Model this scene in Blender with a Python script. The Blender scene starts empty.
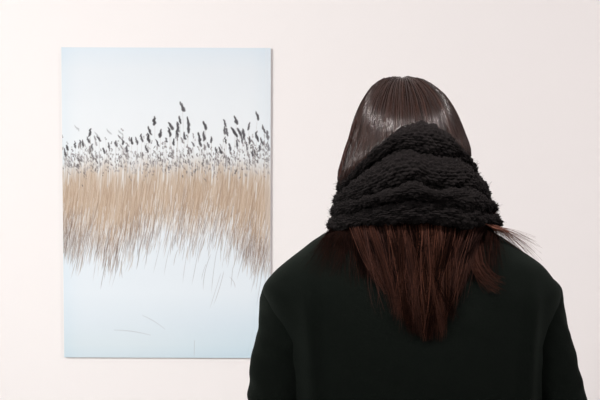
import bpy, bmesh, math, random
import numpy as np
from mathutils import Vector, Matrix

rng = np.random.default_rng(11)
random.seed(5)
scn = bpy.context.scene
COL = scn.collection

# ------------------------------------------------------------------ camera
CAM = np.array([0.0, -2.39, 1.44])
FPX = 600 * 50 / 36
pt, rl = math.radians(2.7), math.radians(0.22)
fw = np.array([0, math.cos(pt), -math.sin(pt)])
r0 = np.array([1.0, 0, 0]); u0 = np.array([0, math.sin(pt), math.cos(pt)])
rt = math.cos(rl) * r0 + math.sin(rl) * u0
up = -math.sin(rl) * r0 + math.cos(rl) * u0
cd = bpy.data.cameras.new('camera'); cam = bpy.data.objects.new('camera', cd); COL.objects.link(cam)
cd.lens = 50; cd.sensor_width = 36; cd.sensor_fit = 'HORIZONTAL'
m = Matrix.Identity(4)
for i in range(3):
    m[i][0] = rt[i]; m[i][1] = up[i]; m[i][2] = -fw[i]; m[i][3] = CAM[i]
cam.matrix_world = m
scn.camera = cam


def at(px, py, Y):
    """world point seen at photo coordinate (px,py) on the plane y=Y (arrays allowed)"""
    px, py, Y = np.broadcast_arrays(np.asarray(px, float), np.asarray(py, float), np.asarray(Y, float))
    d = fw * FPX + (px - 300)[..., None] * rt + (200 - py)[..., None] * up
    t = (Y - CAM[1]) / d[..., 1]
    return CAM + d * t[..., None]


# ------------------------------------------------------------------ helpers
def lin(c):
    c = np.asarray(c, float) / 255.0
    return np.where(c <= 0.04045, c / 12.92, ((c + 0.055) / 1.055) ** 2.4)


def sstep(a, b, x):
    t = np.clip((np.asarray(x, float) - a) / (b - a), 0, 1)
    return t * t * (3 - 2 * t)


def link(name, me, mat=None, parent=None, smooth=True):
    o = bpy.data.objects.new(name, me); COL.objects.link(o)
    if mat: me.materials.append(mat)
    if parent is not None: o.parent = parent
    if smooth: me.polygons.foreach_set('use_smooth', np.ones(len(me.polygons), bool))
    me.update()
    return o


def raw_mesh(name, V, F):
    """V (n,3), F (m,k) uniform polygon size"""
    V = np.asarray(V, np.float32); F = np.asarray(F, np.int32)
    me = bpy.data.meshes.new(name)
    me.vertices.add(len(V)); me.vertices.foreach_set('co', V.ravel())
    k = F.shape[1]
    me.loops.add(F.size); me.loops.foreach_set('vertex_index', F.ravel())
    me.polygons.add(len(F))
    me.polygons.foreach_set('loop_start', np.arange(0, F.size, k, dtype=np.int32))
    me.update(calc_edges=True)
    me.validate()
    return me


def set_col(me, name, C):
    a = me.attributes.new(name, 'FLOAT_COLOR', 'POINT')
    C = np.asarray(C, np.float32)
    if C.shape[1] == 3: C = np.hstack([C, np.ones((len(C), 1), np.float32)])
    a.data.foreach_set('color', C.ravel())


def grid_faces(nu, nv, wrap=False):
    """vertex id = j*nu+i ; j in nv rows, i in nu columns"""
    iu = np.arange(nu if wrap else nu - 1); jv = np.arange(nv - 1)
    I, J = np.meshgrid(iu, jv)
    I2 = (I + 1) % nu
    return np.stack([J * nu + I, J * nu + I2, (J + 1) * nu + I2, (J + 1) * nu + I], -1).reshape(-1, 4)


def box_bm(bm, lo, hi):
    r = bmesh.ops.create_cube(bm, size=1.0)
    for v in r['verts']:
        v.co = Vector([lo[i] + (v.co[i] + 0.5) * (hi[i] - lo[i]) for i in range(3)])


def box(name, lo, hi, mat, parent=None, bevel=0, off=(0, 0, 0)):
    bm = bmesh.new(); box_bm(bm, lo, hi)
    if bevel: bmesh.ops.bevel(bm, geom=bm.edges[:], offset=bevel, segments=2, affect='EDGES', profile=0.5)
    me = bpy.data.meshes.new(name); bm.to_mesh(me); bm.free()
    return link(name, me, mat, parent, smooth=False)


def vnoise(P, f, seed=0):
    """smooth pseudo noise from summed sines, P (...,3)"""
    r = np.random.default_rng(seed); s = 0
    for k in range(6):
        d = r.normal(size=3); d /= np.linalg.norm(d)
        s = s + np.sin((P @ d) * f * (0.7 + 0.9 * r.random()) * 6.283 + r.random() * 6.283)
    return s / 6 ** 0.5


# ------------------------------------------------------------------ materials
def mat(name):
    m = bpy.data.materials.new(name); m.use_nodes = True
    nt = m.node_tree; b = nt.nodes['Principled BSDF']
    return m, nt, b


def noise_bump(nt, b, scale, strength, dist, detail=4, coord='Object'):
    tc = nt.nodes.new('ShaderNodeTexCoord'); n = nt.nodes.new('ShaderNodeTexNoise')
    n.inputs['Scale'].default_value = scale; n.inputs['Detail'].default_value = detail
    bp = nt.nodes.new('ShaderNodeBump'); bp.inputs['Strength'].default_value = strength
    bp.inputs['Distance'].default_value = dist
    nt.links.new(tc.outputs[coord], n.inputs['Vector'])
    nt.links.new(n.outputs['Fac'], bp.inputs['Height'])
    nt.links.new(bp.outputs['Normal'], b.inputs['Normal'])
    return n


def ramp_color(nt, b, fac, c0, c1, p0=0.3, p1=0.7):
    r = nt.nodes.new('ShaderNodeValToRGB')
    r.color_ramp.elements[0].position = p0; r.color_ramp.elements[1].position = p1
    r.color_ramp.elements[0].color = (*c0, 1); r.color_ramp.elements[1].color = (*c1, 1)
    nt.links.new(fac, r.inputs['Fac']); nt.links.new(r.outputs['Color'], b.inputs['Base Color'])
    return r


M_wall, nt, b = mat('white_wall_paint')
n = noise_bump(nt, b, 220, 0.03, 0.001)
ramp_color(nt, b, n.outputs['Fac'], (0.82, 0.80, 0.795), (0.83, 0.81, 0.805))
b.inputs['Roughness'].default_value = 0.85
b.inputs['Specular IOR Level'].default_value = 0.2

M_floor, nt, b = mat('grey_floor')
n = noise_bump(nt, b, 6, 0.05, 0.002)
ramp_color(nt, b, n.outputs['Fac'], (0.48, 0.47, 0.46), (0.54, 0.53, 0.52))
b.inputs['Roughness'].default_value = 0.6

M_panel, nt, b = mat('panel_edge')
n = noise_bump(nt, b, 90, 0.05, 0.001)
ramp_color(nt, b, n.outputs['Fac'], (0.62, 0.62, 0.63), (0.7, 0.7, 0.7))
b.inputs['Roughness'].default_value = 0.6


def attr_mat(name, attr, rough, spec=0.5):
    m, nt, b = mat(name)
    a = nt.nodes.new('ShaderNodeAttribute'); a.attribute_name = attr
    nt.links.new(a.outputs['Color'], b.inputs['Base Color'])
    b.inputs['Roughness'].default_value = rough
    b.inputs['Specular IOR Level'].default_value = spec
    return m, nt, b


M_print, nt, b = attr_mat('printed_photograph', 'ink', 0.55, 0.12)
M_hair, nt, b = attr_mat('brown_hair', 'tint', 0.30, 0.85)
a_ = nt.nodes['Attribute']; nt.links.new(a_.outputs['Alpha'], b.inputs['Roughness'])
mt_ = nt.nodes.new('ShaderNodeMath'); mt_.operation = 'MULTIPLY_ADD'; mt_.inputs[1].default_value = -1.15; mt_.inputs[2].default_value = .64
nt.links.new(a_.outputs['Alpha'], mt_.inputs[0]); nt.links.new(mt_.outputs[0], b.inputs['Specular IOR Level'])
M_skin, nt, b = attr_mat('skin', 'tone', 0.5, 0.4)
b.inputs['Subsurface Weight'].default_value = 0.08
b.inputs['Subsurface Radius'].default_value = (0.01, 0.004, 0.002)

M_coat, nt, b = mat('dark_green_wool')
n = noise_bump(nt, b, 420, 0.35, 0.0012, 6)
ramp_color(nt, b, n.outputs['Fac'], (0.0013, 0.0019, 0.0015), (0.0026, 0.0037, 0.0029))
b.inputs['Roughness'].default_value = 0.95
b.inputs['Specular IOR Level'].default_value = 0.03
b.inputs['Sheen Weight'].default_value = 0.045
b.inputs['Sheen Roughness'].default_value = 0.5
b.inputs['Sheen Tint'].default_value = (0.55, 0.7, 0.6, 1)

M_scarf, nt, b = mat('black_knit_wool')
n = noise_bump(nt, b, 330, 0.7, 0.002, 6)
ramp_color(nt, b, n.outputs['Fac'], (0.0022, 0.0018, 0.0018), (0.0058, 0.0048, 0.0048))
b.inputs['Roughness'].default_value = 0.95
b.inputs['Specular IOR Level'].default_value = 0.06
b.inputs['Sheen Weight'].default_value = 0.02
b.inputs['Sheen Tint'].default_value = (0.9, 0.8, 0.8, 1)

M_trouser, nt, b = mat('dark_trouser_cloth')
n = noise_bump(nt, b, 300, 0.2, 0.001)
ramp_color(nt, b, n.outputs['Fac'], (0.012, 0.012, 0.015), (0.02, 0.02, 0.024))
b.inputs['Roughness'].default_value = 0.9
M_boot, nt, b = mat('black_leather')
n = noise_bump(nt, b, 120, 0.15, 0.001)
ramp_color(nt, b, n.outputs['Fac'], (0.01, 0.01, 0.01), (0.02, 0.018, 0.017))
b.inputs['Roughness'].default_value = 0.45

# ------------------------------------------------------------------ the room
X0, X1, Y0, H = -3.2, 3.6, -6.5, 3.1
def struct(name, lo, hi, mt):
    o = box(name, lo, hi, mt); o['kind'] = 'structure'; return o
struct('wall_back', (X0 - .1, 0, -.1), (X1 + .1, .1, H + .1), M_wall)
struct('wall_left', (X0 - .1, Y0, 0), (X0, 0, H), M_wall)
struct('wall_right', (X1, Y0, 0), (X1 + .1, 0, H), M_wall)
struct('wall_front', (X0 - .1, Y0 - .1, -.1), (X1 + .1, Y0, H + .1), M_floor)
struct('floor', (X0 - .1, Y0, -.1), (X1 + .1, 0, 0), M_floor)
struct('ceiling', (X0 - .1, Y0, H), (X1 + .1, 0, H + .1), M_wall)

# ------------------------------------------------------------------ the hung photograph
PRINT_GAIN = np.array([.925, .95, .945])     # inks are a little darker than the paper white of the wall
S = 2.6                                    # colour samples per photo pixel
PW, PH = 210.0, 311.0
nx, ny = int(PW * S) + 1, int(PH * S) + 1
gx, gy = np.meshgrid(np.linspace(0, PW, nx), np.linspace(0, PH, ny))    # canvas coordinates
img = np.zeros((ny, nx, 3))
keys = [(0, (218, 227, 236)), (22, (226, 231, 237)), (60, (231, 235, 240)), (100, (233, 236, 240)), (150, (226, 229, 234)),
        (200, (226, 233, 240)), (245, (228, 235, 242)), (275, (221, 230, 238)), (298, (216, 227, 234)), (311, (208, 222, 231))]
for c in range(3):
    img[..., c] = np.interp(gy[:, 0], [k[0] for k in keys], [k[1][c] for k in keys])[:, None]
edge = np.clip(1 - np.minimum(gx, PW - gx) / 26, 0, 1) ** 2             # the photograph's own bluish corners
img += edge[..., None] * np.array([-8, -4, -2.0])
lowr = sstep(230, 311, gy) * sstep(60, 210, gx)
img += lowr[..., None] * np.array([-10, -5, -2])

def fbm(seed, wx, wy):
    r = np.random.default_rng(seed)
    gw, gh = int(PW / wx) + 3, int(PH / wy) + 3
    g = r.random((gh, gw))
    fx = gx / wx; fy = gy / wy
    ix = fx.astype(int); iy = fy.astype(int); tx = fx - ix; ty = fy - iy
    tx = tx * tx * (3 - 2 * tx); ty = ty * ty * (3 - 2 * ty)
    return (g[iy, ix] * (1 - tx) + g[iy, ix + 1] * tx) * (1 - ty) + (g[iy + 1, ix] * (1 - tx) + g[iy + 1, ix + 1] * tx) * ty

# soft far mass of reeds : top line and bottom line over x (canvas px)
xs = [0, 12, 25, 40, 55, 70, 85, 100, 115, 130, 145, 160, 175, 190, 210]
bot = np.interp(gx, xs, [184, 190, 187, 192, 194, 178, 172, 165, 168, 178, 170, 168, 176, 188, 196])
top = 121 + 12 * (fbm(1, 9, 40) - .5)
mass = sstep(-16, 12, gy - top) * (1 - sstep(-46, 12, gy - bot))
tan = np.array([190, 169, 150.]) + (fbm(2, 14, 50)[..., None] - .5) * 26 + (fbm(3, 1.6, 24)[..., None] - .5) * 16
low = sstep(125, 185, gy)[..., None]
tan = tan + low * np.array([-4, -9, -10])
img = img * (1 - .86 * mass[..., None]) + tan * .86 * mass[..., None]

def stroke(x0, y0, x1, y1, w, col, alpha, bend=0.0, taper=0.0):
    """soft line from (x0,y0) down to (x1,y1)"""
    j0, j1 = max(0, int(y0 * S)), min(ny - 1, int(y1 * S))
    if j1 <= j0: return
    j = np.arange(j0, j1 + 1); t = (j / S - y0) / max(y1 - y0, 1e-3)
    cx = (x0 + (x1 - x0) * t + bend * 4 * t * (1 - t)) * S
    k = np.arange(-3, 4)
    ii = np.floor(cx).astype(int)[:, None] + k
    d = (ii - cx[:, None]) / (w * S)
    a = alpha * np.exp(-d * d * 2.0)
    a = a * (np.clip(t / .1, 0, 1) * np.clip((1 - t) / .25, 0, 1))[:, None]
    ok = (ii >= 0) & (ii < nx); ii = np.clip(ii, 0, nx - 1)
    a = np.where(ok, a, 0)[..., None]
    img[j[:, None], ii] = img[j[:, None], ii] * (1 - a) + np.asarray(col) * a

def blob(cx, cy, w, h, ang, col, alpha):
    R = h * 1.3
    a0, a1 = max(0, int((cx - R) * S)), min(nx, int((cx + R) * S) + 2)
    b0, b1 = max(0, int((cy - R) * S)), min(ny, int((cy + R) * S) + 2)
    if a1 <= a0 or b1 <= b0: return
    dx = gx[b0:b1, a0:a1] - cx; dy = gy[b0:b1, a0:a1] - cy
    ca, sa = math.cos(ang), math.sin(ang)
    u = dx * ca + dy * sa; v = -dx * sa + dy * ca
    q = (u / w) ** 2 + (v / h) ** 2
    a = alpha * (1 - sstep(.2, 1.6, q))[..., None]
    img[b0:b1, a0:a1] = img[b0:b1, a0:a1] * (1 - a) + np.asarray(col) * a

def plume(cx, cy, w, h, ang, col, alpha):
    """ragged seed head : a few soft blobs along a leaning axis, fuller below"""
    n = max(2, int(h / .9))
    for i in range(n):
        t = (i + .5) / n * 2 - 1
        ww = w * (.55 + .5 * (1 - abs(t - .3) / 1.3)) * R.uniform(.7, 1.15)
        blob(cx - math.sin(ang) * t * h * .8 + R.gauss(0, .22 * w), cy + math.cos(ang) * t * h * .8, ww, h * .42, ang + R.gauss(0, .35), col, alpha * R.uniform(.7, 1))

R = random.Random(3)
def botline(x): return float(np.interp(x, xs, [200, 206, 203, 212, 212, 204, 196, 190, 194, 200, 192, 196, 204, 214, 222]))
# pale and brown stalks of the mass
pal = [(222, 210, 198), (208, 190, 172), (189, 166, 145), (173, 146, 122), (150, 122, 100), (206, 184, 164), (196, 172, 150), (164, 140, 124)]
for k in range(6200):
    x = R.uniform(-4, PW + 6); yb = botline(x) - 4 - abs(R.gauss(0, 30)); yt = max(R.uniform(108, 150), yb - R.uniform(25, 70))
    if yb - yt < 12: continue
    lean = -(yb - yt) * R.gauss(.13, .06)
    stroke(x - lean * .5, yt, x + lean * .5, yb, R.uniform(.2, .42), R.choice(pal), R.uniform(.2, .5), R.gauss(0, 1.5))
# dark feet of the stalks standing in the snow, leaning
for k in range(1150):
    x = R.uniform(-4, PW + 8); dens = float(np.interp(x, [0, 30, 48, 70, 95, 130, 150, 175, 185, 210], [1, .7, 1, .45, .4, .35, .4, .7, 1, 1]))
    if R.random() > dens: continue
    yb = botline(x) + R.gauss(4, 9); L = R.uniform(14, 46)
    lean = L * R.gauss(.17, .08)
    c = R.choice([(122, 104, 96), (140, 118, 104), (160, 136, 118), (108, 98, 96), (176, 152, 134), (132, 124, 124)])
    stroke(x + lean, yb - L, x, yb, R.uniform(.25, .45), c, R.uniform(.25, .62), R.gauss(0, .8))
# white snow showing between them
for k in range(1400):
    x = R.uniform(0, PW); yb = botline(x) + R.gauss(-10, 14); L = R.uniform(4, 17); lean = L * R.gauss(.16, .08)
    stroke(x + lean, yb - L, x, yb, R.uniform(.2, .42), (233, 236, 241), R.uniform(.3, .75))
for k in range(520):
    x = R.uniform(-4, PW + 8); dens = float(np.interp(x, [0, 30, 48, 60, 95, 130, 150, 175, 185, 210], [1, .7, 1, .5, .3, .45, .3, .7, 1, 1]))
    if R.random() > dens: continue
    yb = botline(x) + R.gauss(0, 9); Ls = R.uniform(10, 34); lean = Ls * R.gauss(.17, .08)
    stroke(x + lean, yb - Ls, x, yb, R.uniform(.22, .38), R.choice([(122, 100, 90), (136, 110, 94), (150, 122, 104), (112, 98, 94)]), R.uniform(.3, .65), R.gauss(0, .8))
# single stems further out in the snow
for x0, y0, x1, y1, a in [(150, 205, 142, 243, .55), (156, 200, 150, 246, .45), (138, 196, 130, 238, .5), (128, 195, 121, 236, .4),
                          (163, 222, 152, 258, .5), (160, 224, 148, 262, .35), (172, 218, 170, 240, .5), (168, 228, 174, 240, .5),
                          (100, 190, 91, 226, .4), (110, 192, 102, 228, .4), (88, 196, 82, 222, .4), (204, 210, 196, 258, .5),
                          (208, 200, 203, 250, .5), (198, 205, 190, 246, .45), (20, 205, 17, 226, .4), (8, 196, 5, 216, .6), (47, 200, 45, 224, .5),
                          (145, 215, 140, 232, .4), (184, 200, 176, 232, .5), (133, 292, 132.5, 311, .35)]:
    stroke(x0, y0, x1, y1, .32, (120, 112, 112), a, R.gauss(0, .8))
def sweep(p, q, a):
    n = int(abs(q[0] - p[0]) * 2)
    for i in range(n):
        t = i / (n - 1); blob(p[0] + (q[0] - p[0]) * t, p[1] + (q[1] - p[1]) * t - 1.2 * math.sin(3.14 * t), .5, .55, 0, (150, 152, 158), a * (.5 + .5 * math.sin(3.14 * t)))
sweep((51, 283), (88, 288), .2); sweep((80, 268), (103, 282), .2)
# seed heads : a haze of small ones, then the tall ones
for k in range(260):
    x = R.uniform(-3, PW + 6); y = 103 + abs(R.gauss(0, 9)) * R.choice([1, 1, -.9]) + 4 * math.sin(x * .09)
    stroke(x, y, x + R.gauss(0, 2), y + R.uniform(14, 30), .22, (170, 162, 158), .35)
    g = R.uniform(74, 150)
    plume(x, y, R.uniform(.6, 1.25), R.uniform(1.6, 3.4), R.gauss(-.2, .3), (g, g * .95, g * .97), R.uniform(.5, .9))
for k in range(620):
    x = R.uniform(0, PW); y = R.gauss(113, 7); g = R.uniform(84, 150)
    blob(x, y, R.uniform(.45, .8), R.uniform(.8, 2.0), R.gauss(-.3, .4), (g, g * .95, g * .95), R.uniform(.35, .85))
for k in range(190):
    x = R.uniform(0, PW); y = R.gauss(118, 9)
    stroke(x + 1, y - 6, x, y + R.uniform(6, 18), R.uniform(.4, .8), (232, 233, 236), R.uniform(.3, .75))
tall = [(154, 120), (149, 130), (160, 132.5), (169, 131), (89, 132), (131, 140), (136, 140), (141, 137), (148, 137), (166, 139), (79, 142), (82, 143), (74, 144),
        (182, 106), (179.5, 119), (188, 121), (177.5, 126), (170.5, 125), (177, 132), (205, 124.5), (204, 135), (199, 136), (225, 122), (224.5, 129), (227, 131),
        (236, 119), (234.5, 131), (239.5, 131), (244, 133), (249, 125), (257.5, 114.5), (264, 128), (257, 135), (242, 138), (211, 139), (225.5, 139), (184.5, 135),
        (188, 127.5), (220.5, 149), (216, 149), (247.5, 146), (253, 152), (98, 138), (108, 145), (115, 143), (122, 141), (126, 148), (146, 148), (157, 142), (173, 141),
        (193, 143), (230, 146), (237, 142), (262, 140), (268, 134), (66, 147), (64, 152), (91, 146), (103, 150), (269, 146), (87, 139), (208, 144), (200, 142), (250, 139), (260, 147)]
for x, y in tall:
    x -= 61; y -= 47.5
    stroke(x + .4, y, x + R.gauss(-.5, 1.5), y + R.uniform(22, 44), .25, (168, 158, 152), .5)
    big = y < 90
    g = R.uniform(62, 92)
    plume(x, y, R.uniform(1.2, 1.7) if big else R.uniform(1.0, 1.4), R.uniform(4.2, 5.6) if big else R.uniform(3, 4.3), R.gauss(-.22, .18), (g, g * .97, g * 1.02), .92)
for x, y in [(76, 127.5), (96, 134), (120, 132), (108, 131)]:
    plume(x - 61, y - 47.5, .9, 4, -.75, (168, 170, 174), .65)
stripm = sstep(204.0, 204.6, gx)[..., None]
img = img * (1 - .22 * stripm) + np.array([228, 230, 234.]) * .22 * stripm

TL, TR, BL = at(61.3, 47.3, -0.011), at(270.8, 47.9, -0.011), at(64.4, 357.3, -0.011)
pxc = 0.5 * (TL[0] + TR[0]); pw = TR[0] - TL[0]
pzt = 0.5 * (TL[2] + TR[2]); pzb = BL[2]
print('print size', pw, pzt - pzb)
root = bpy.data.objects.new('photo_print', None); COL.objects.link(root); root.location = (pxc, 0, pzb)
root['label'] = 'unframed photograph of tall brown reeds in snow hung on the white wall'
root['category'] = 'picture'
ph = pzt - pzb
box('mounting_panel', (-pw / 2, -0.0107, 0), (pw / 2, 0.0, ph), M_panel, root)
V = np.stack([-pw / 2 + gx / PW * pw, np.full_like(gx, -0.0110), ph - gy / PH * ph], -1).reshape(-1, 3)
me = raw_mesh('print_sheet', V, grid_faces(nx, ny)[:, ::-1])
set_col(me, 'ink', lin(np.clip(img, 0, 255)).reshape(-1, 3) * PRINT_GAIN)
link('print_sheet', me, M_print, root, smooth=False)

# ------------------------------------------------------------------ the visitor
YB = -1.14                                  # plane of the shoulders
person = bpy.data.objects.new('person', None); COL.objects.link(person)
OX = float(at(411, 300, YB)[0])
ORG = np.array([OX, YB, 0.0]); person.location = ORG
person['label'] = 'person seen from behind in dark green coat and thick black knit scarf'
person['category'] = 'person'

# ---- coat
lev = np.array([
    (206, 380, 446, .030, .035), (212, 366, 460, .045, .05), (222, 346, 478, .062, .06), (232, 328, 494, .078, .07),
    (240, 315, 507, .088, .08), (250, 302, 521, .098, .088), (262, 286.5, 538, .106, .095), (275, 272, 549.5, .112, .10),
    (287, 263.5, 557.5, .116, .105), (300, 265.5, 556.5, .119, .108), (330, 276, 549, .121, .11), (400, 282, 543, .120, .112),
    (520, 277, 547, .121, .115), (640, 266, 558, .128, .122), (770, 254, 570, .136, .13)], float)
ylev = np.concatenate([np.linspace(206, 300, 70), np.linspace(303, 770, 150)])
def smooth_interp(xq, x, y):
    # monotone-ish cubic (Catmull-Rom with finite differences)
    d = np.gradient(y, x); i = np.clip(np.searchsorted(x, xq) - 1, 0, len(x) - 2)
    h = x[i + 1] - x[i]; t = np.clip((xq - x[i]) / h, 0, 1)
    return (2*t**3 - 3*t**2 + 1) * y[i] + (t**3 - 2*t**2 + t) * h * d[i] + (-2*t**3 + 3*t**2) * y[i+1] + (t**3 - t**2) * h * d[i+1]
LV = np.stack([smooth_interp(ylev, lev[:, 0], lev[:, k]) for k in range(1, 5)], -1)
pL = at(LV[:, 0], ylev, YB); pR = at(LV[:, 1], ylev, YB)
cz = .5 * (pL[:, 2] + pR[:, 2]); cx = .5 * (pL[:, 0] + pR[:, 0]); hw = .5 * (pR[:, 0] - pL[:, 0])
NE = 2.35
def coat_back(x, z):
    """y of the coat's back under world x,z"""
    o = np.argsort(cz)
    c = np.interp(z, cz[o], cx[o]); h = np.interp(z, cz[o], hw[o]); bk = np.interp(z, cz[o], LV[o, 2])
    q = np.clip(np.abs(x - c) / h, 0, .999)
    return YB - bk * (1 - q ** NE) ** (1 / NE)
NA = 220
th = np.linspace(0, 2 * np.pi, NA, endpoint=False)
co, si = np.cos(th), np.sin(th)
ux = np.sign(co) * np.abs(co) ** (2 / NE); uy = np.sign(si) * np.abs(si) ** (2 / NE)
VX = cx[:, None] + hw[:, None] * ux; VY = YB + np.where(uy < 0, LV[:, 2:3], LV[:, 3:4]) * uy
VZ = np.repeat(cz[:, None], NA, 1)
VV = np.stack([VX, VY, VZ], -1)
# hanging folds : vertical, growing towards the hem, with a drag line under each arm
back = np.clip(-uy, 0, 1)[None]
grow = sstep(1.26, .75, VZ)
fold = .0045 * grow * vnoise(np.stack([VX * 1.0, VX * 0 + .3, VZ * .16], -1), 5.0, 4) * back ** .5
drag = sstep(1.30, 1.2, VZ) * (np.exp(-((VX - (OX - .158 + .10 * (1.27 - VZ) * .55)) / .012) ** 2) + np.exp(-((VX - (OX + .163 - .05 * (1.27 - VZ))) / .012) ** 2))
fold = fold + .012 * drag * back ** .5
fold = fold - .0022 * back * np.exp(-((VZ - 1.285 - .15 * np.abs(VX - OX)) / .018) ** 2)
fold += .0012 * vnoise(VV, 14, 9)
VV[..., 1] -= fold
V = VV.reshape(-1, 3)
# hem turned inside
hem = VV[-1].copy(); cen = hem.mean(0)
h1 = cen + (hem - cen) * .97; h2 = h1 + np.array([0, 0, .12])
V = np.vstack([V, h1, h2])
F = grid_faces(NA, len(ylev) + 2, True)
me = raw_mesh('coat', V - ORG, F)
coat = link('coat', me, M_coat, person); coat['label'] = 'dark green wool coat'

def sleeve(nodes, side):
    nodes = np.array(nodes, float)
    tq = np.linspace(0, 1, 130); tk = np.linspace(0, 1, len(nodes)); tk = (nodes[:, 0] - nodes[0, 0]) / (nodes[-1, 0] - nodes[0, 0])
    N = np.stack([smooth_interp(tq, tk, nodes[:, k]) for k in range(5)], -1)
    C = at(N[:, 1], N[:, 0], N[:, 4])
    n = 72; a = np.linspace(0, 2 * np.pi, n, endpoint=False)
    cap = np.clip((tq) / .05, 0, 1); cap = np.sqrt(np.clip(1 - (1 - cap) ** 2, 0, 1)) * .88 + .12 * cap
    cap = np.maximum(cap, .02)
    rx = N[:, 2] * .0015 * cap; ry = N[:, 3] * cap
    P = np.stack([C[:, 0:1] + rx[:, None] * np.cos(a), C[:, 1:2] + ry[:, None] * np.sin(a), np.repeat(C[:, 2:3], n, 1)], -1)
    wr = .0042 * vnoise(np.stack([P[..., 0] * .6 + P[..., 2] * .5 * side, P[..., 1], P[..., 2] * .9], -1), 9, 3 + side)
    elb = np.exp(-((P[..., 2] - 1.02) / .06) ** 2)
    wr = wr + elb * .003 * np.sin(P[..., 2] * 160 + P[..., 0] * 40) + .0008 * vnoise(P, 30, 8)
    wr = wr * cap[:, None]
    nrm = np.stack([np.cos(a), np.sin(a), 0 * a], -1)
    P = P + nrm * wr[..., None]
    e = P[-1]; c = e.mean(0); i1 = c + (e - c) * .9; i2 = i1 + np.array([0, 0, .05])
    V = np.vstack([P.reshape(-1, 3), i1, i2])
    me = raw_mesh('sleeve', V - ORG, grid_faces(n, len(tq) + 2, True))
    return link('sleeve', me, M_coat, coat), C
#        py   centre  r   depth  Y
SL = [(270, 289.5, 24, .052, YB + .000), (300, 289, 31, .056, YB - .004), (332, 288.5, 31, .056, YB - .01), (374, 283.5, 31.5, .055, YB - .015),
      (400, 279, 32, .054, YB - .017), (450, 273, 31, .052, YB - .012), (520, 266, 28, .047, YB + .02), (605, 264, 25, .042, YB + .07)]
SR = [(270, 532, 24, .052, YB + .000), (300, 531.5, 31, .056, YB - .004), (332, 536, 31, .056, YB - .01), (362, 544, 31.5, .055, YB - .014),
      (400, 554, 32, .054, YB - .017), (450, 562, 31, .052, YB - .012), (520, 567, 28, .047, YB + .02), (605, 566, 25, .042, YB + .07)]
sl, CL = sleeve(SL, -1); sr, CR = sleeve(SR, 1)

# ---- scarf : a looped knit scarf, piled in five soft rolls
XC = 408.0
#        py back, right, front, left | outer px right, left | outer depth back, front
rolls = [(140, 166, 214, 190, 471, 338, .140, .125), (167, 185, 224, 204, 484, 333.5, .147, .13), (191, 201, 231, 213, 493, 330, .153, .135),
         (213, 216, 238, 225, 497, 327, .139, .136)]
NR = 4
NPH = 760
phi = np.linspace(-np.pi, np.pi, NPH, endpoint=False)      # 0 = back, +pi/2 = right
c2 = np.cos(phi) ** 2; s2 = np.sin(phi) ** 2
bk = np.cos(phi) > 0; rg = np.sin(phi) > 0
def four(b_, r_, f_, l_): return np.where(bk, b_, f_) * c2 + np.where(rg, r_, l_) * s2
cen_py = [four(*r[:4]) for r in rolls]
cen_py[1] = cen_py[1] + 4 * np.sin(2 * phi + .5) * bk
cen_py[2] = cen_py[2] - 5.0 * np.cos(4 * phi - .3) + 3 * np.sin(3 * phi)
oR = [np.where(rg, r[4] - XC, XC - r[5]) for r in rolls]
oD = [np.where(bk, r[6], r[7]) for r in rolls]
oRm = .5 * (oR[1] + oR[2])
def rimline(pts, front):
    """height of a fold line : read across the back from left to right, carried round to the front"""
    pts = np.array(pts, float)
    xb = XC + oRm * np.sin(phi)
    yb = smooth_interp(np.clip(xb, pts[0, 0], pts[-1, 0]), pts[:, 0], pts[:, 1])
    yf = np.where(rg, pts[-1, 1], pts[0, 1]) * s2 + front * c2
    y = np.where(bk, yb, yf)
    ker = np.hanning(25); ker /= ker.sum()
    return np.convolve(np.concatenate([y[-40:], y, y[:40]]), ker, 'same')[40:-40]
bound = [rimline([(333, 178), (350, 158), (368, 139), (385, 128), (405, 122.5), (425, 124), (445, 131), (462, 146), (484, 160)], 200),
         rimline([(331, 192), (350, 173), (368, 157), (388, 147), (405, 151), (430, 155), (458, 160), (486, 178)], 212),
         rimline([(330, 206), (350, 199), (368, 192), (390, 184), (402, 180), (412, 186), (440, 188), (470, 193), (489, 203)], 222),
         rimline([(329, 217), (350, 211), (375, 204), (400, 200), (425, 203), (450, 208), (475, 211), (490, 213)], 230),
         rimline([(329, 233), (350, 230), (380, 226), (410, 223.5), (440, 223.5), (470, 226), (490, 230)], 240)]
rows = []          # each (py, outer px, outer depth, inset m, knit w coordinate)
w = 0.0
# inner lip of the top roll
for s in np.linspace(0, 1, 12):
    rows.append((bound[0] + 24 * (1 - s) ** 1.5 + 3, oR[0], oD[0], .052 - .018 * s, w)); w += .0022
for k in range(NR):
    M = 42
    for i in range(M):
        t = (i + .5) / M
        y = bound[k] + (bound[k + 1] - bound[k]) * t
        # roll sags : fullest just below its middle
        tt = t ** (1.0, 1.25, .8, 1.15)[k]
        bul = np.sin(np.pi * tt) ** .6
        A = (.034 if (k == 0 and t < .5) else .0125) * (1 + .35 * np.sin(phi * (2 + k % 3) + k * 1.7)) * (1 - .4 * np.sin(phi) ** 6)
        if k == NR - 1 and t > .5: A = A + .018
        pass
        # interpolate outer extents towards neighbours so that rolls flow
        ku = max(k - 1, 0); kd = min(k + 1, NR - 1)
        wu = max(0, .5 - t); wd = max(0, t - .5)
        ro = oR[k] * (1 - wu - wd) + oR[ku] * wu + oR[kd] * wd
        do = oD[k] * (1 - wu - wd) + oD[ku] * wu + oD[kd] * wd
        rows.append((y, ro, do, A * (1 - bul), w)); w += .0017 + .0016 * (1 - bul.mean())
for s in np.linspace(0, 1, 8):
    rows.append((bound[NR] - 6 * s, oR[-1], oD[-1], .04 + .02 * s, w)); w += .002
P = []; W = []
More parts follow.
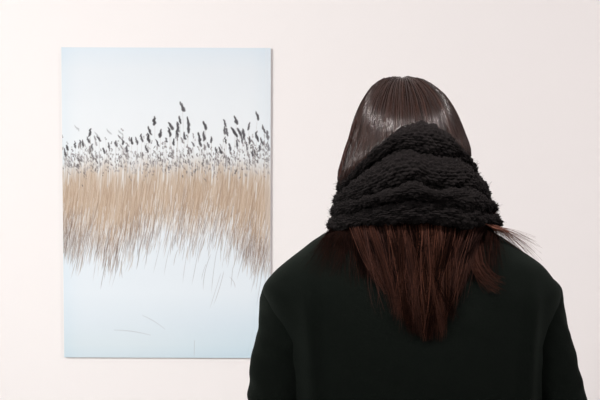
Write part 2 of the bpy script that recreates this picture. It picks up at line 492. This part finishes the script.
for (y, ro, do, ins, wv) in rows:
    a_ = ro * .0015 - ins; d_ = do - ins
    # slight superellipse
    sx, cxx = np.sin(phi), np.cos(phi)
    X = OX + (XC - 411) * .0015 + a_ * sx
    Yv = YB + .005 - d_ * cxx
    z = at(XC, y, YB + 0 * phi)[..., 2]
    # keep each roll's apparent height where it is nearer to the lens
    k_ = (Yv - CAM[1]) / (YB - CAM[1])
    z = CAM[2] + (z - CAM[2]) * (1 + (k_ - 1) * .85)
    P.append(np.stack([X, Yv, z], -1)); W.append(np.full(NPH, wv))
P = np.array(P); W = np.array(W)
# normals of the grid
def gnorm(P):
    du = np.roll(P, -1, 1) - np.roll(P, 1, 1); dv = np.gradient(P, axis=0)
    n = np.cross(du, dv); n /= np.linalg.norm(n, axis=-1, keepdims=True) + 1e-9
    return n
Nn = gnorm(P)
if (Nn[100, NPH // 2] @ np.array([0, -1, 0])) < 0: Nn = -Nn
# knitting : plaited rows of bulky stitches
arc = np.cumsum(np.linalg.norm(np.roll(P, -1, 1) - P, axis=-1), 1); arc = arc.mean(0)
arc = arc / arc[-1]
U = arc[None] * 0.80 + .0025 * vnoise(P, 12, 21); Wk = W + .0022 * vnoise(P, 14, 22)
st_u, st_w = .0098, .0068
row = np.floor(Wk / st_w)
fu = U / st_u + .5 * (row % 2) + .15 * np.sin(row * 2.3)
fv = Wk / st_w - row - .5
fuu = fu - np.floor(fu) - .5
ang = np.where((row % 2) == 0, .55, -.55)
e1 = fuu * np.cos(ang) + fv * np.sin(ang); e2 = -fuu * np.sin(ang) + fv * np.cos(ang)
d2 = (e1 / .62) ** 2 + (e2 / .42) ** 2
stitch = np.clip(1 - d2, -.5, 1)
# wide cables under the stitches
cable = np.sin(U / .034 * 2 * np.pi + 1.2 * np.sin(Wk / .03 * 6.28)) * np.sin(Wk / .021 * np.pi)
disp = .0027 * stitch + .0022 * cable + .0034 * vnoise(P, 8, 31) + .0007 * vnoise(P, 45, 32)
P2 = P + Nn * disp[..., None]
Ff = grid_faces(NPH, len(rows), True)
def tubes(pts, rad, nrm_hint=np.array([0, -1.0, 0]), sides=3):
    """pts (N,M,3), rad (N,M) -> V,F"""
    N_, M_ = pts.shape[:2]
    t = np.gradient(pts, axis=1); t /= np.linalg.norm(t, axis=-1, keepdims=True) + 1e-12
    s = np.cross(t, nrm_hint); s /= np.linalg.norm(s, axis=-1, keepdims=True) + 1e-9
    n = np.cross(s, t)
    V = []
    for k in range(sides):
        a = 2 * np.pi * k / sides + .5
        V.append(pts + rad[..., None] * (np.cos(a) * s + np.sin(a) * n))
    V = np.stack(V, 2)                          # N,M,sides,3
    base = (np.arange(N_) * M_ * sides)[:, None, None]
    j = np.arange(M_ - 1)[None, :, None] * sides; k = np.arange(sides)[None, None, :]; k2 = (k + 1) % sides
    F = np.stack([base + j + k, base + j + k2, base + j + sides + k2, base + j + sides + k], -1).reshape(-1, 4)
    return V.reshape(-1, 3), F
# loose wool fibres standing off the knit
nf = 5000
ri = rng.integers(8, len(rows) - 4, nf); ci = rng.integers(0, NPH, nf)
ci = np.where(np.abs(phi[ci]) > 2.0, (ci + NPH // 2) % NPH, ci)
p0 = P2[ri, ci]; nn = Nn[ri, ci]
dr = nn + rng.normal(size=(nf, 3)) * .55; dr /= np.linalg.norm(dr, axis=-1, keepdims=True)
cv = rng.normal(size=(nf, 3)) * .0022
tt = np.linspace(0, 1, 4)[None, :, None]
L = rng.uniform(.0015, .004, nf)[:, None, None]
fp = p0[:, None] - nn[:, None] * .0006 + dr[:, None] * L * tt + cv[:, None] * tt ** 2
fV, fF = tubes(fp, np.full((nf, 4), .00017) * np.linspace(1, .5, 4))
sV = np.vstack([P2.reshape(-1, 3), fV]); sF = np.vstack([Ff, fF + P2.shape[0] * P2.shape[1]])
me = raw_mesh('scarf', sV - ORG, sF)
scarf = link('scarf', me, M_scarf, person); scarf['label'] = 'chunky black knitted scarf wound around the neck'

# ---- hair
# outline of the crown in the photo: py, left x, right x, back depth, front depth
ol = np.array([(78.6, 396, 404, .010, .010), (79.3, 386, 414, .020, .03), (82, 379.5, 422.5, .034, .045), (88, 372, 432, .048, .06), (96, 366, 441, .063, .07),
               (105, 361, 447.5, .077, .08), (115, 356.5, 453, .0885, .086), (125, 353, 457.5, .0965, .09), (135, 350, 462, .1035, .092), (145, 346.5, 466, .1085, .093),
               (155, 343.5, 467.5, .112, .093), (165, 341, 467, .114, .092), (178, 338, 465, .115, .09), (200, 338, 465, .11, .09)], float)
def shell(ph_, s):
    """ph_ angle (0 back, + right), s 0..1 from crown down -> world points"""
    py = 78.6 + (s ** 1.35) * (200 - 78.6)
    Lx = np.interp(py, ol[:, 0], ol[:, 1]); Rx = np.interp(py, ol[:, 0], ol[:, 2])
    B = np.interp(py, ol[:, 0], ol[:, 3]); Fr = np.interp(py, ol[:, 0], ol[:, 4])
    sn, cs = np.sin(ph_), np.cos(ph_)
    c0 = 401.0
    half = np.where(sn > 0, Rx - c0, c0 - Lx) * .0015
    rim = np.where(cs > 0, 139, 185) * cs ** 2 + np.where(sn > 0, 156, 181) * sn ** 2
    tuck = 1 - .42 * sstep(-3, 30, py - rim)
    x = OX + (c0 - 411) * .0015 + half * sn * tuck
    yc = .0 * (1 - sstep(79, 140, py))
    y = YB + .006 + yc - np.where(cs > 0, B + yc, Fr) * cs * tuck
    z0 = at(401, py, YB)[..., 2]
    k_ = (y - CAM[1]) / (YB - CAM[1])
    z = CAM[2] + (z0 - CAM[2]) * (1 + (k_ - 1) * .8)
    return np.stack([x, y, z], -1)
base_c = np.array([.024, .0125, .0105]); red_c = np.array([.052, .0205, .0132]); dark_c = np.array([.011, .0065, .006])
vs, fs, cs_ = [], [], []; off = 0
def add(V, F, C, rough=.58):
    global off
    C = np.hstack([C, np.full((len(C), 1), rough)])
    vs.append(V); fs.append(F + off); cs_.append(C); off += len(V)
# scalp cap under the strands
ns = 60; na = 160
aa = np.linspace(-np.pi, np.pi, na, endpoint=False)
SS, AA = np.meshgrid(np.linspace(.0, 1, ns), aa, indexing='ij')
maxs = np.where(np.abs(AA) > 2.1, .45, 1.0)
Pc = shell(AA, SS * maxs)
cenh = np.array([OX - .015, YB, 1.47])
Pc = cenh + (Pc - cenh) * .972
add(Pc.reshape(-1, 3), grid_faces(na, ns, True), np.tile(dark_c, (na * ns, 1)), .4)
# combed strands from the crown
N1 = 8200; M1 = 18
a0 = rng.uniform(-2.2, 2.2, N1)
clump = rng.normal(size=260) * .02
cl = ((a0 + 2.2) / 4.4 * 259).astype(int)
sgrid = np.linspace(0, 1, M1)[None]
s0 = rng.uniform(.0, .45, N1)[:, None] ** 1.3; s1 = 1.0
ss = s0 + (s1 - s0) * sgrid
aw = a0[:, None] + clump[cl][:, None] * ss + rng.normal(size=(N1, 1)) * .05 * ss ** 2 + .015 * np.sin(ss * 5 + rng.uniform(0, 6, (N1, 1)))
Pt = shell(aw, np.clip(ss, .006, 1))
lift = rng.uniform(-.002, .0022, N1)[:, None] * np.ones_like(ss) + (clump[cl] * .022 + rng.normal(size=N1) * .0006)[:, None] * np.tanh((ss - .6) / .12) 
rad_dir = Pt - cenh; rad_dir /= np.linalg.norm(rad_dir, axis=-1, keepdims=True)
Pt = Pt + rad_dir * lift[..., None]
r_ = rng.uniform(.00045, .00085, N1)[:, None] * (1 - .3 * ss)
hv, hf = tubes(Pt, r_, np.array([.05, -1.0, .3]))
tone = rng.random(N1); warm = np.clip(rng.normal(.12, .12, N1), 0, .6)
c1 = base_c * .26 * (.45 + 1.1 * tone[:, None]) * (1 - warm[:, None]) + red_c * warm[:, None] * .8
add(hv, hf, np.repeat(c1, M1 * 3, 0), .235)

def lay(px, py, liftm):
    """strand points laid over the back of the coat; px,py (N,M)"""
    Y = np.full(px.shape, YB - .1)
    for _ in range(4):
        Pp = at(px, py, Y); Y = coat_back(Pp[..., 0], Pp[..., 2]) - liftm
    return at(px, py, Y)
def group(n, rx, ry, endx, endy, bow, lift0, lift1, rad, warm_mu, M=20, wave=1.2, bright=1.0, shared=(0, 1, 0)):
    """n strands: callables give root px, end px"""
    u = rng.random(n)
    x0 = rx(u); y0 = ry(u); x1 = endx(u, x0); y1 = endy(u, x0)
    t = np.linspace(0, 1, M)[None]
    x = x0[:, None] + (x1 - x0)[:, None] * t ** bow + wave * np.sin(t * rng.uniform(2, 6, (n, 1)) + rng.uniform(0, 6, (n, 1))) * t
    x = x + shared[0] * (np.sin(shared[1] * t + shared[2]) - np.sin(shared[2])) * t
    y = y0[:, None] + (y1 - y0)[:, None] * t
    lf = rng.uniform(lift0, lift1, n)[:, None] * (1 - .55 * t) + .002
    lf = lf + .036 * (1 - sstep(.02, .55, t)) 
    Pt = lay(x, y, lf)
    rr = rng.uniform(*rad, n)[:, None] * (1 - .75 * t ** 3)
    V, F = tubes(Pt, rr, np.array([.05, -1.0, .2]))
    wm = np.clip(rng.normal(0, .22, n) + (warm_mu(x0) if callable(warm_mu) else warm_mu), 0, 1)
    tn = rng.uniform(.4, 1.35, n) * bright * .5
    C = (base_c * (1 - wm[:, None]) + red_c * wm[:, None]) * tn[:, None]
    add(V, F, np.repeat(C, M * 3, 0))
g = lambda n, s: rng.normal(size=n) * s
warmf = lambda x: .12 + .5 * np.exp(-((x - 432) / 40) ** 2)
# the main fall : many separate locks drawn to points, the outer ones shorter
K = 46; cen = np.linspace(354, 492, K) + g(K, 4); cen_e = 424 + (cen - 425) * .46 + g(K, 15)
cen_y = np.interp(cen_e, [388, 395, 405, 418, 430, 445, 462], [292, 312, 330, 346, 342, 326, 298]) - np.abs(g(K, 16))
kl = rng.uniform(.003, .018, K); kw = np.clip(rng.normal(0, .25, K), -.4, .5); kb = rng.uniform(.3, 1.5, K); kph = rng.uniform(0, 6, K); kf = rng.uniform(2.5, 6, K); ka = rng.uniform(1, 8, K)
for k in range(K):
    n = 96
    group(n, lambda u, k=k: cen[k] + g(n, 2.9), lambda u: 212 + g(n, 2), lambda u, x, k=k: cen_e[k] + (x - cen[k]) * .12 + g(n, 2.2),
          lambda u, x, k=k: np.clip(cen_y[k] - np.abs(g(n, 14)), 246, 352), .9, kl[k], kl[k] + .006, (.00022, .0005), lambda x, k=k: warmf(x) + kw[k], wave=2.8,
          bright=kb[k] * (.5 + .5 * float(sstep(360, 405, cen[k]))), shared=(ka[k], kf[k], kph[k]))
n = 240      # loose single hairs over and beside the locks
group(n, lambda u: 354 + 138 * u, lambda u: 212 + g(n, 2), lambda u, x: 424 + (x - 425) * .5 + g(n, 8), lambda u, x: 345 - np.abs(x - 420) * .55 - np.abs(g(n, 26)), .9, .012, .024, (.00018, .00034), lambda x: warmf(x) + .1, wave=5, bright=2.1)
# left thin fall, spreading over the shoulder blade
n = 260
group(n, lambda u: 328 + 36 * u, lambda u: 230 - 8 * u + g(n, 1.5), lambda u, x: x - 8 - 14 * rng.random(n) + g(n, 5), lambda u, x: 246 + rng.random(n) ** 1.4 * 34, 1.0, .001, .005, (.00016, .0003), .15, bright=.6)
n = 80
group(n, lambda u: 342 + 24 * u, lambda u: 223 + g(n, 2), lambda u, x: x + 12 + g(n, 8), lambda u, x: 252 + rng.random(n) ** 1.3 * 42, 1.1, .001, .007, (.00018, .0004), .25, bright=.7)
for (xa, ya, xb, yb_, n, br) in [(352, 226, 384, 296, 40, 1.7), (360, 224, 378, 286, 34, 1.4), (368, 222, 396, 318, 46, 1.6), (400, 220, 404, 322, 40, 1.8), (440, 220, 446, 318, 46, 1.6), (425, 220, 438, 336, 40, 1.5)]:
    group(n, lambda u: xa + g(n, 2.5), lambda u: ya - 8 + g(n, 2), lambda u, x: xb + (x - xa) * .5 + g(n, 1.6), lambda u, x: yb_ - np.abs(g(n, 9)), 1.0, .016, .024, (.0002, .00042), .5, wave=1.5, bright=br,
          shared=(float(g(1, 7)[0]), 4.2, float(rng.uniform(0, 6))))
# right lock with its curled tip
n = 60; u = rng.random(n); t = np.linspace(0, 1, 24)[None]
x = 462 + 16 * u[:, None] + 12 * t + 20 * sstep(.6, 1.05, t) * (.3 + .9 * rng.random((n, 1))) + g((n, 1), 1.6); y = 220 + (62 + 18 * rng.random((n, 1))) * t - 6 * sstep(.85, 1.02, t) * t
Pt = lay(x, y, .008 + .006 * rng.random((n, 1)) + .012 * (1 - sstep(0, .25, t)))
V, F = tubes(Pt, np.full(x.shape, .00042) * (1 - .6 * t ** 3), np.array([.05, -1.0, .2]))
add(V, F, np.repeat((base_c * .5 + red_c * .4) * rng.uniform(.3, 1.1, (n, 1)), 24 * 3, 0))
n = 110
group(n, lambda u: 480 + 18 * u, lambda u: 219 + g(n, 2), lambda u, x: x + 1 + g(n, 8), lambda u, x: 242 + rng.random(n) ** 1.4 * 44, 1.0, .001, .008, (.0002, .0004), .25, bright=.7)
# fly-aways over the right shoulder
n = 85; u = rng.random(n); t = np.linspace(0, 1, 18)[None]
x = 480 + 16 * u[:, None] + (24 + 26 * rng.random((n, 1))) * t; y = 222 + 7 * u[:, None] + (10 + 24 * rng.random((n, 1))) * t ** (1.2 + .8 * rng.random((n, 1)))
Pt = at(x, y, YB - .075 + .05 * t)
V, F = tubes(Pt, np.full(x.shape, .00028) * (1 - .6 * t), np.array([.05, -1.0, .2]))
add(V, F, np.repeat((base_c * .9 + red_c * .9) * rng.uniform(.8, 2.0, (n, 1)), 18 * 3, 0))
# stray hairs beside the left cheek
n = 18; t = np.linspace(0, 1, 14)[None]
x = 357 - 15 * t ** .8 - 5 * rng.random((n, 1)) * t + g((n, 1), 1.0); y = 120 + 56 * t + g((n, 1), 3)
Pt = at(x, y, YB - .02 + g((n, 1), .01))
V, F = tubes(Pt, np.full(x.shape, .00035), np.array([.05, -1.0, .2]))
add(V, F, np.repeat(base_c * rng.uniform(.8, 1.6, (n, 1)), 14 * 3, 0))
me = raw_mesh('hair', np.vstack(vs) - ORG, np.vstack(fs)); set_col(me, 'tint', np.vstack(cs_))
hair = link('hair', me, M_hair, person); hair['label'] = 'long straight brown hair tucked through the scarf'

# ---- body : one closed surface grown from tapered limbs
bm = bmesh.new()
def limb(p0, r0, p1, r1, sq=(1, 1), n=20):
    """closed tapered capsule between two joints; sq flattens it across its axis"""
    p0, p1 = Vector(p0), Vector(p1); ax = (p1 - p0); Ln = ax.length; ax.normalize()
    ref = Vector((1, 0, 0)) if abs(ax.x) < .9 else Vector((0, 1, 0))
    e2 = ax.cross(ref).normalized(); e1 = e2.cross(ax).normalized()
    rings = []
    for i in range(9): a = -math.pi / 2 + i * math.pi / 16; rings.append((r0 * math.sin(a), r0 * math.cos(a)))
    for i in range(9): a = i * math.pi / 16; rings.append((Ln + r1 * math.sin(a), r1 * math.cos(a)))
    vr = []
    for h, r in rings:
        r = max(r, 1e-4)
        vr.append([bm.verts.new(p0 + ax * h + e1 * (r * sq[0] * math.cos(2 * math.pi * k / n)) + e2 * (r * sq[1] * math.sin(2 * math.pi * k / n))) for k in range(n)])
    for a, b_ in zip(vr[:-1], vr[1:]):
        for k in range(n): bm.faces.new((a[k], a[(k + 1) % n], b_[(k + 1) % n], b_[k]))
    bm.faces.new(list(reversed(vr[0]))); bm.faces.new(vr[-1])
def chain(pts, rs, sq=(1, 1)):
    for i in range(len(pts) - 1): limb(pts[i], rs[i], pts[i + 1], rs[i + 1], sq)
def loc(x, y, z): return (x, y, z)                         # person space : origin on the floor below the shoulders
# trunk
chain([(0, 0, .86), (0, .0, 1.0), (0, -.005, 1.12), (0, -.01, 1.22)], [.125, .105, .11, .105], (1.0, .62))
chain([(-.10, -.005, 1.262), (.10, -.005, 1.262)], [.05, .05], (1, 1))
chain([(0, -.01, 1.25), (-.005, .005, 1.34), (-.01, .025, 1.40)], [.06, .052, .052])
# legs
for s in (-1, 1):
    chain([(s * .085, 0, .84), (s * .09, .01, .47), (s * .09, -.012, .10)], [.085, .054, .036])
    chain([(s * .09, -.012, .36), (s * .09, -.014, .30)], [.052, .05])
    chain([(s * .09, -.03, .05), (s * .10, .05, .045), (s * .105, .13, .03)], [.034, .033, .026], (1.1, .8))
# arms and hands
for s, C in ((-1, CL), (1, CR)):
    q = C - ORG
    sh, el, wr = q[30], q[68], q[-1]
    chain([(s * .12, -.005, 1.245), tuple(sh), tuple(el), tuple(wr)], [.040, .036, .033, .024])
    d = Vector(wr - el).normalized(); pl = Vector(wr) + d * .035
    limb(wr, .023, tuple(Vector(wr) + d * .075), .030, (.55, 1.0) if True else (1, 1))
    kn = Vector(wr) + d * .082
    fwd = Vector((0, 1, 0)) - d * d.y; fwd.normalize()
    inn = Vector((-s, 0, 0))
    for j, (o_, ln) in enumerate([(.028, .068), (.010, .076), (-.009, .070), (-.027, .054)]):
        b0 = kn + fwd * o_ * .95 - d * .03; k1 = kn + fwd * o_
        k2 = k1 + (d * .92 + inn * .3 + fwd * .05).normalized() * ln * .45
        k3 = k2 + (d * .72 + inn * .62).normalized() * ln * .32
        k4 = k3 + (d * .5 + inn * .82).normalized() * ln * .24
        chain([tuple(b0), tuple(k1), tuple(k2), tuple(k3), tuple(k4)], [.0085, .0092, .0085, .0078, .0066])
    t0 = Vector(wr) + d * .025 + fwd * .018; t1 = t0 + (d * .7 + fwd * .65 + inn * .3).normalized() * .036
    t2 = t1 + (d * .92 + fwd * .2 + inn * .3).normalized() * .03; t3 = t2 + (d * .95 + inn * .25).normalized() * .022
    chain([tuple(t0), tuple(t1), tuple(t2), tuple(t3)], [.013, .0115, .0095, .008])
# head (looking at the photograph, chin lowered into the scarf)
HC = Vector((-.015, .018, 1.462)); tilt = Matrix.Rotation(math.radians(-16), 3, 'X')
def hp(x, y, z): return tuple(HC + tilt @ Vector((x, y, z)))
limb(hp(0, -.010, .022), .067, hp(0, .014, .016), .067)
limb(hp(0, .03, .0), .064, hp(0, .045, -.05), .046)
limb(hp(0, .055, -.062), .034, hp(0, .062, -.082), .022)          # jaw and chin
limb(hp(0, .088, .022), .010, hp(0, .104, -.018), .0115)          # nose
limb(hp(-.010, .094, -.020), .008, hp(.010, .094, -.020), .008)
limb(hp(-.028, .074, .034), .013, hp(.028, .074, .034), .013)     # brow
for s in (-1, 1):
    limb(hp(s * .030, .079, .016), .0115, hp(s * .032, .079, .016), .0115)    # eyes
    limb(hp(s * .036, .070, -.018), .016, hp(s * .030, .068, -.03), .014)     # cheeks
    limb(hp(s * .066, -.004, .010), .015, hp(s * .066, .002, -.022), .010, (.45, 1))   # ears
limb(hp(-.016, .086, -.046), .0065, hp(.016, .086, -.046), .0065); limb(hp(-.012, .085, -.055), .0068, hp(.012, .085, -.055), .0068)   # lips
bmesh.ops.recalc_face_normals(bm, faces=bm.faces[:])
me = bpy.data.meshes.new('body_draft'); bm.to_mesh(me); bm.free()
dr = bpy.data.objects.new('body_draft', me); COL.objects.link(dr)
md = dr.modifiers.new('r', 'REMESH'); md.mode = 'VOXEL'; md.voxel_size = .0036
sm = dr.modifiers.new('s', 'SMOOTH'); sm.factor = .5; sm.iterations = 5
dg = bpy.context.evaluated_depsgraph_get(); dg.update()
bme = bpy.data.meshes.new_from_object(dr.evaluated_get(dg)); bme.name = 'body'
bpy.data.objects.remove(dr)
nv = len(bme.vertices); pc = np.zeros(nv * 3, np.float32); bme.vertices.foreach_get('co', pc); pc = pc.reshape(-1, 3)
tone = np.tile(np.array([.56, .36, .27]), (nv, 1))
def spot(p, rad, col):
    d = np.linalg.norm(pc - np.array(p), axis=1); tone[d < rad] = col
for s in (-1, 1):
    spot(hp(s * .031, .092, .016), .009, (.75, .73, .7)); spot(hp(s * .031, .0915, .016), .0055, (.05, .03, .02))
spot(hp(-.008, .093, -.050), .011, (.45, .17, .15)); spot(hp(.008, .093, -.050), .011, (.45, .17, .15))
bme.materials.clear(); set_col(bme, 'tone', tone)
link('body', bme, M_skin, person)
print('body verts', nv)

# ---- trousers and boots below the coat
def loft(name, secs, mt, parent, n=48, close_top=True):
    secs = np.array(secs, float)           # z, cx, cy, rx, ry
    a = np.linspace(0, 2 * np.pi, n, endpoint=False)
    zq = np.linspace(0, 1, 60); zk = np.linspace(0, 1, len(secs))
    Q = np.stack([smooth_interp(zq, zk, secs[:, k]) for k in range(5)], -1)
    V = np.stack([Q[:, 1:2] + Q[:, 3:4] * np.cos(a), Q[:, 2:3] + Q[:, 4:5] * np.sin(a), np.repeat(Q[:, 0:1], n, 1)], -1)
    V = V + (.0015 * vnoise(V, 12, 5))[..., None] * np.stack([np.cos(a), np.sin(a), 0 * a], -1)
    return V.reshape(-1, 3), grid_faces(n, 60, True)
tv, tf = [], []; o_ = 0
for s in (-1, 1):
    V, F = loft('', [(.93, s * .07, 0, .092, .105), (.80, s * .082, 0, .092, .10), (.62, s * .088, .005, .078, .082), (.47, s * .09, .008, .066, .07), (.30, s * .09, -.012, .063, .067), (.085, s * .09, -.014, .060, .066)], None, None)
    tv.append(V); tf.append(F + o_); o_ += len(V)
link('trousers', raw_mesh('trousers', np.vstack(tv), np.vstack(tf)), M_trouser, person)
for s in (-1, 1):
    # sections run from the heel to the toe
    ys = np.linspace(-.085, .165, 40); n = 32; a = np.linspace(0, 2 * np.pi, n, endpoint=False)
    rw = np.interp(ys, [-.085, -.075, -.04, .05, .11, .15, .165], [.012, .028, .036, .042, .045, .032, .008])
    hh = np.interp(ys, [-.085, -.075, -.02, .02, .06, .12, .15, .165], [.06, .10, .125, .115, .085, .06, .045, .02])
    V = []
    for y_, w_, h_ in zip(ys, rw, hh):
        zz = h_ / 2 + h_ / 2 * np.sign(np.sin(a)) * np.abs(np.sin(a)) ** .6
        V.append(np.stack([s * .095 + s * .04 * (y_ + .03) + w_ * np.sign(np.cos(a)) * np.abs(np.cos(a)) ** .7, np.full(n, y_), zz], -1))
    V = np.array(V).reshape(-1, 3)
    sh = link('shoe', raw_mesh('shoe', V, grid_faces(n, 40, True)), M_boot, person)

# ------------------------------------------------------------------ lights : gallery lamps under the ceiling, plus an added hair spot
def area(name, p, target, size, power, col, sy=None):
    l = bpy.data.lights.new(name, 'AREA'); l.energy = power; l.color = col; l.size = size
    if sy: l.shape = 'RECTANGLE'; l.size_y = sy
    o = bpy.data.objects.new(name, l); COL.objects.link(o); o.location = p
    o.rotation_euler = (Vector(target) - Vector(p)).to_track_quat('-Z', 'Y').to_euler()
    return o
area('track_lamp', (-1.8, -2.95, 2.4), (.45, 0, -2.0), .8, 94, (1, .985, .965))
area('track_lamp.001', (2.6, -3.0, 2.5), (.9, 0, -2.0), .8, 43, (1, .915, .93))
l = bpy.data.lights.new('hair_highlight_spot', 'SPOT'); l.energy = 480; l.color = (1, .93, .91); l.shadow_soft_size = .10  # unseen narrow spot, added to raise the highlight band on the hair
l.spot_size = math.radians(13); l.spot_blend = .8
o = bpy.data.objects.new('hair_highlight_spot', l); COL.objects.link(o); o.location = (.10, -2.5, 3.0)
o.rotation_euler = (Vector((.155, -1.22, 1.47)) - o.location).to_track_quat('-Z', 'Y').to_euler()

w = bpy.data.worlds.new('world'); scn.world = w; w.use_nodes = True
w.node_tree.nodes['Background'].inputs[0].default_value = (.9, .9, .9, 1)
w.node_tree.nodes['Background'].inputs[1].default_value = .05
scn.view_settings.view_transform = 'Standard'; scn.view_settings.look = 'None'
scn.view_settings.exposure = 0.0; scn.view_settings.gamma = 1; scn.view_settings.use_curve_mapping = False
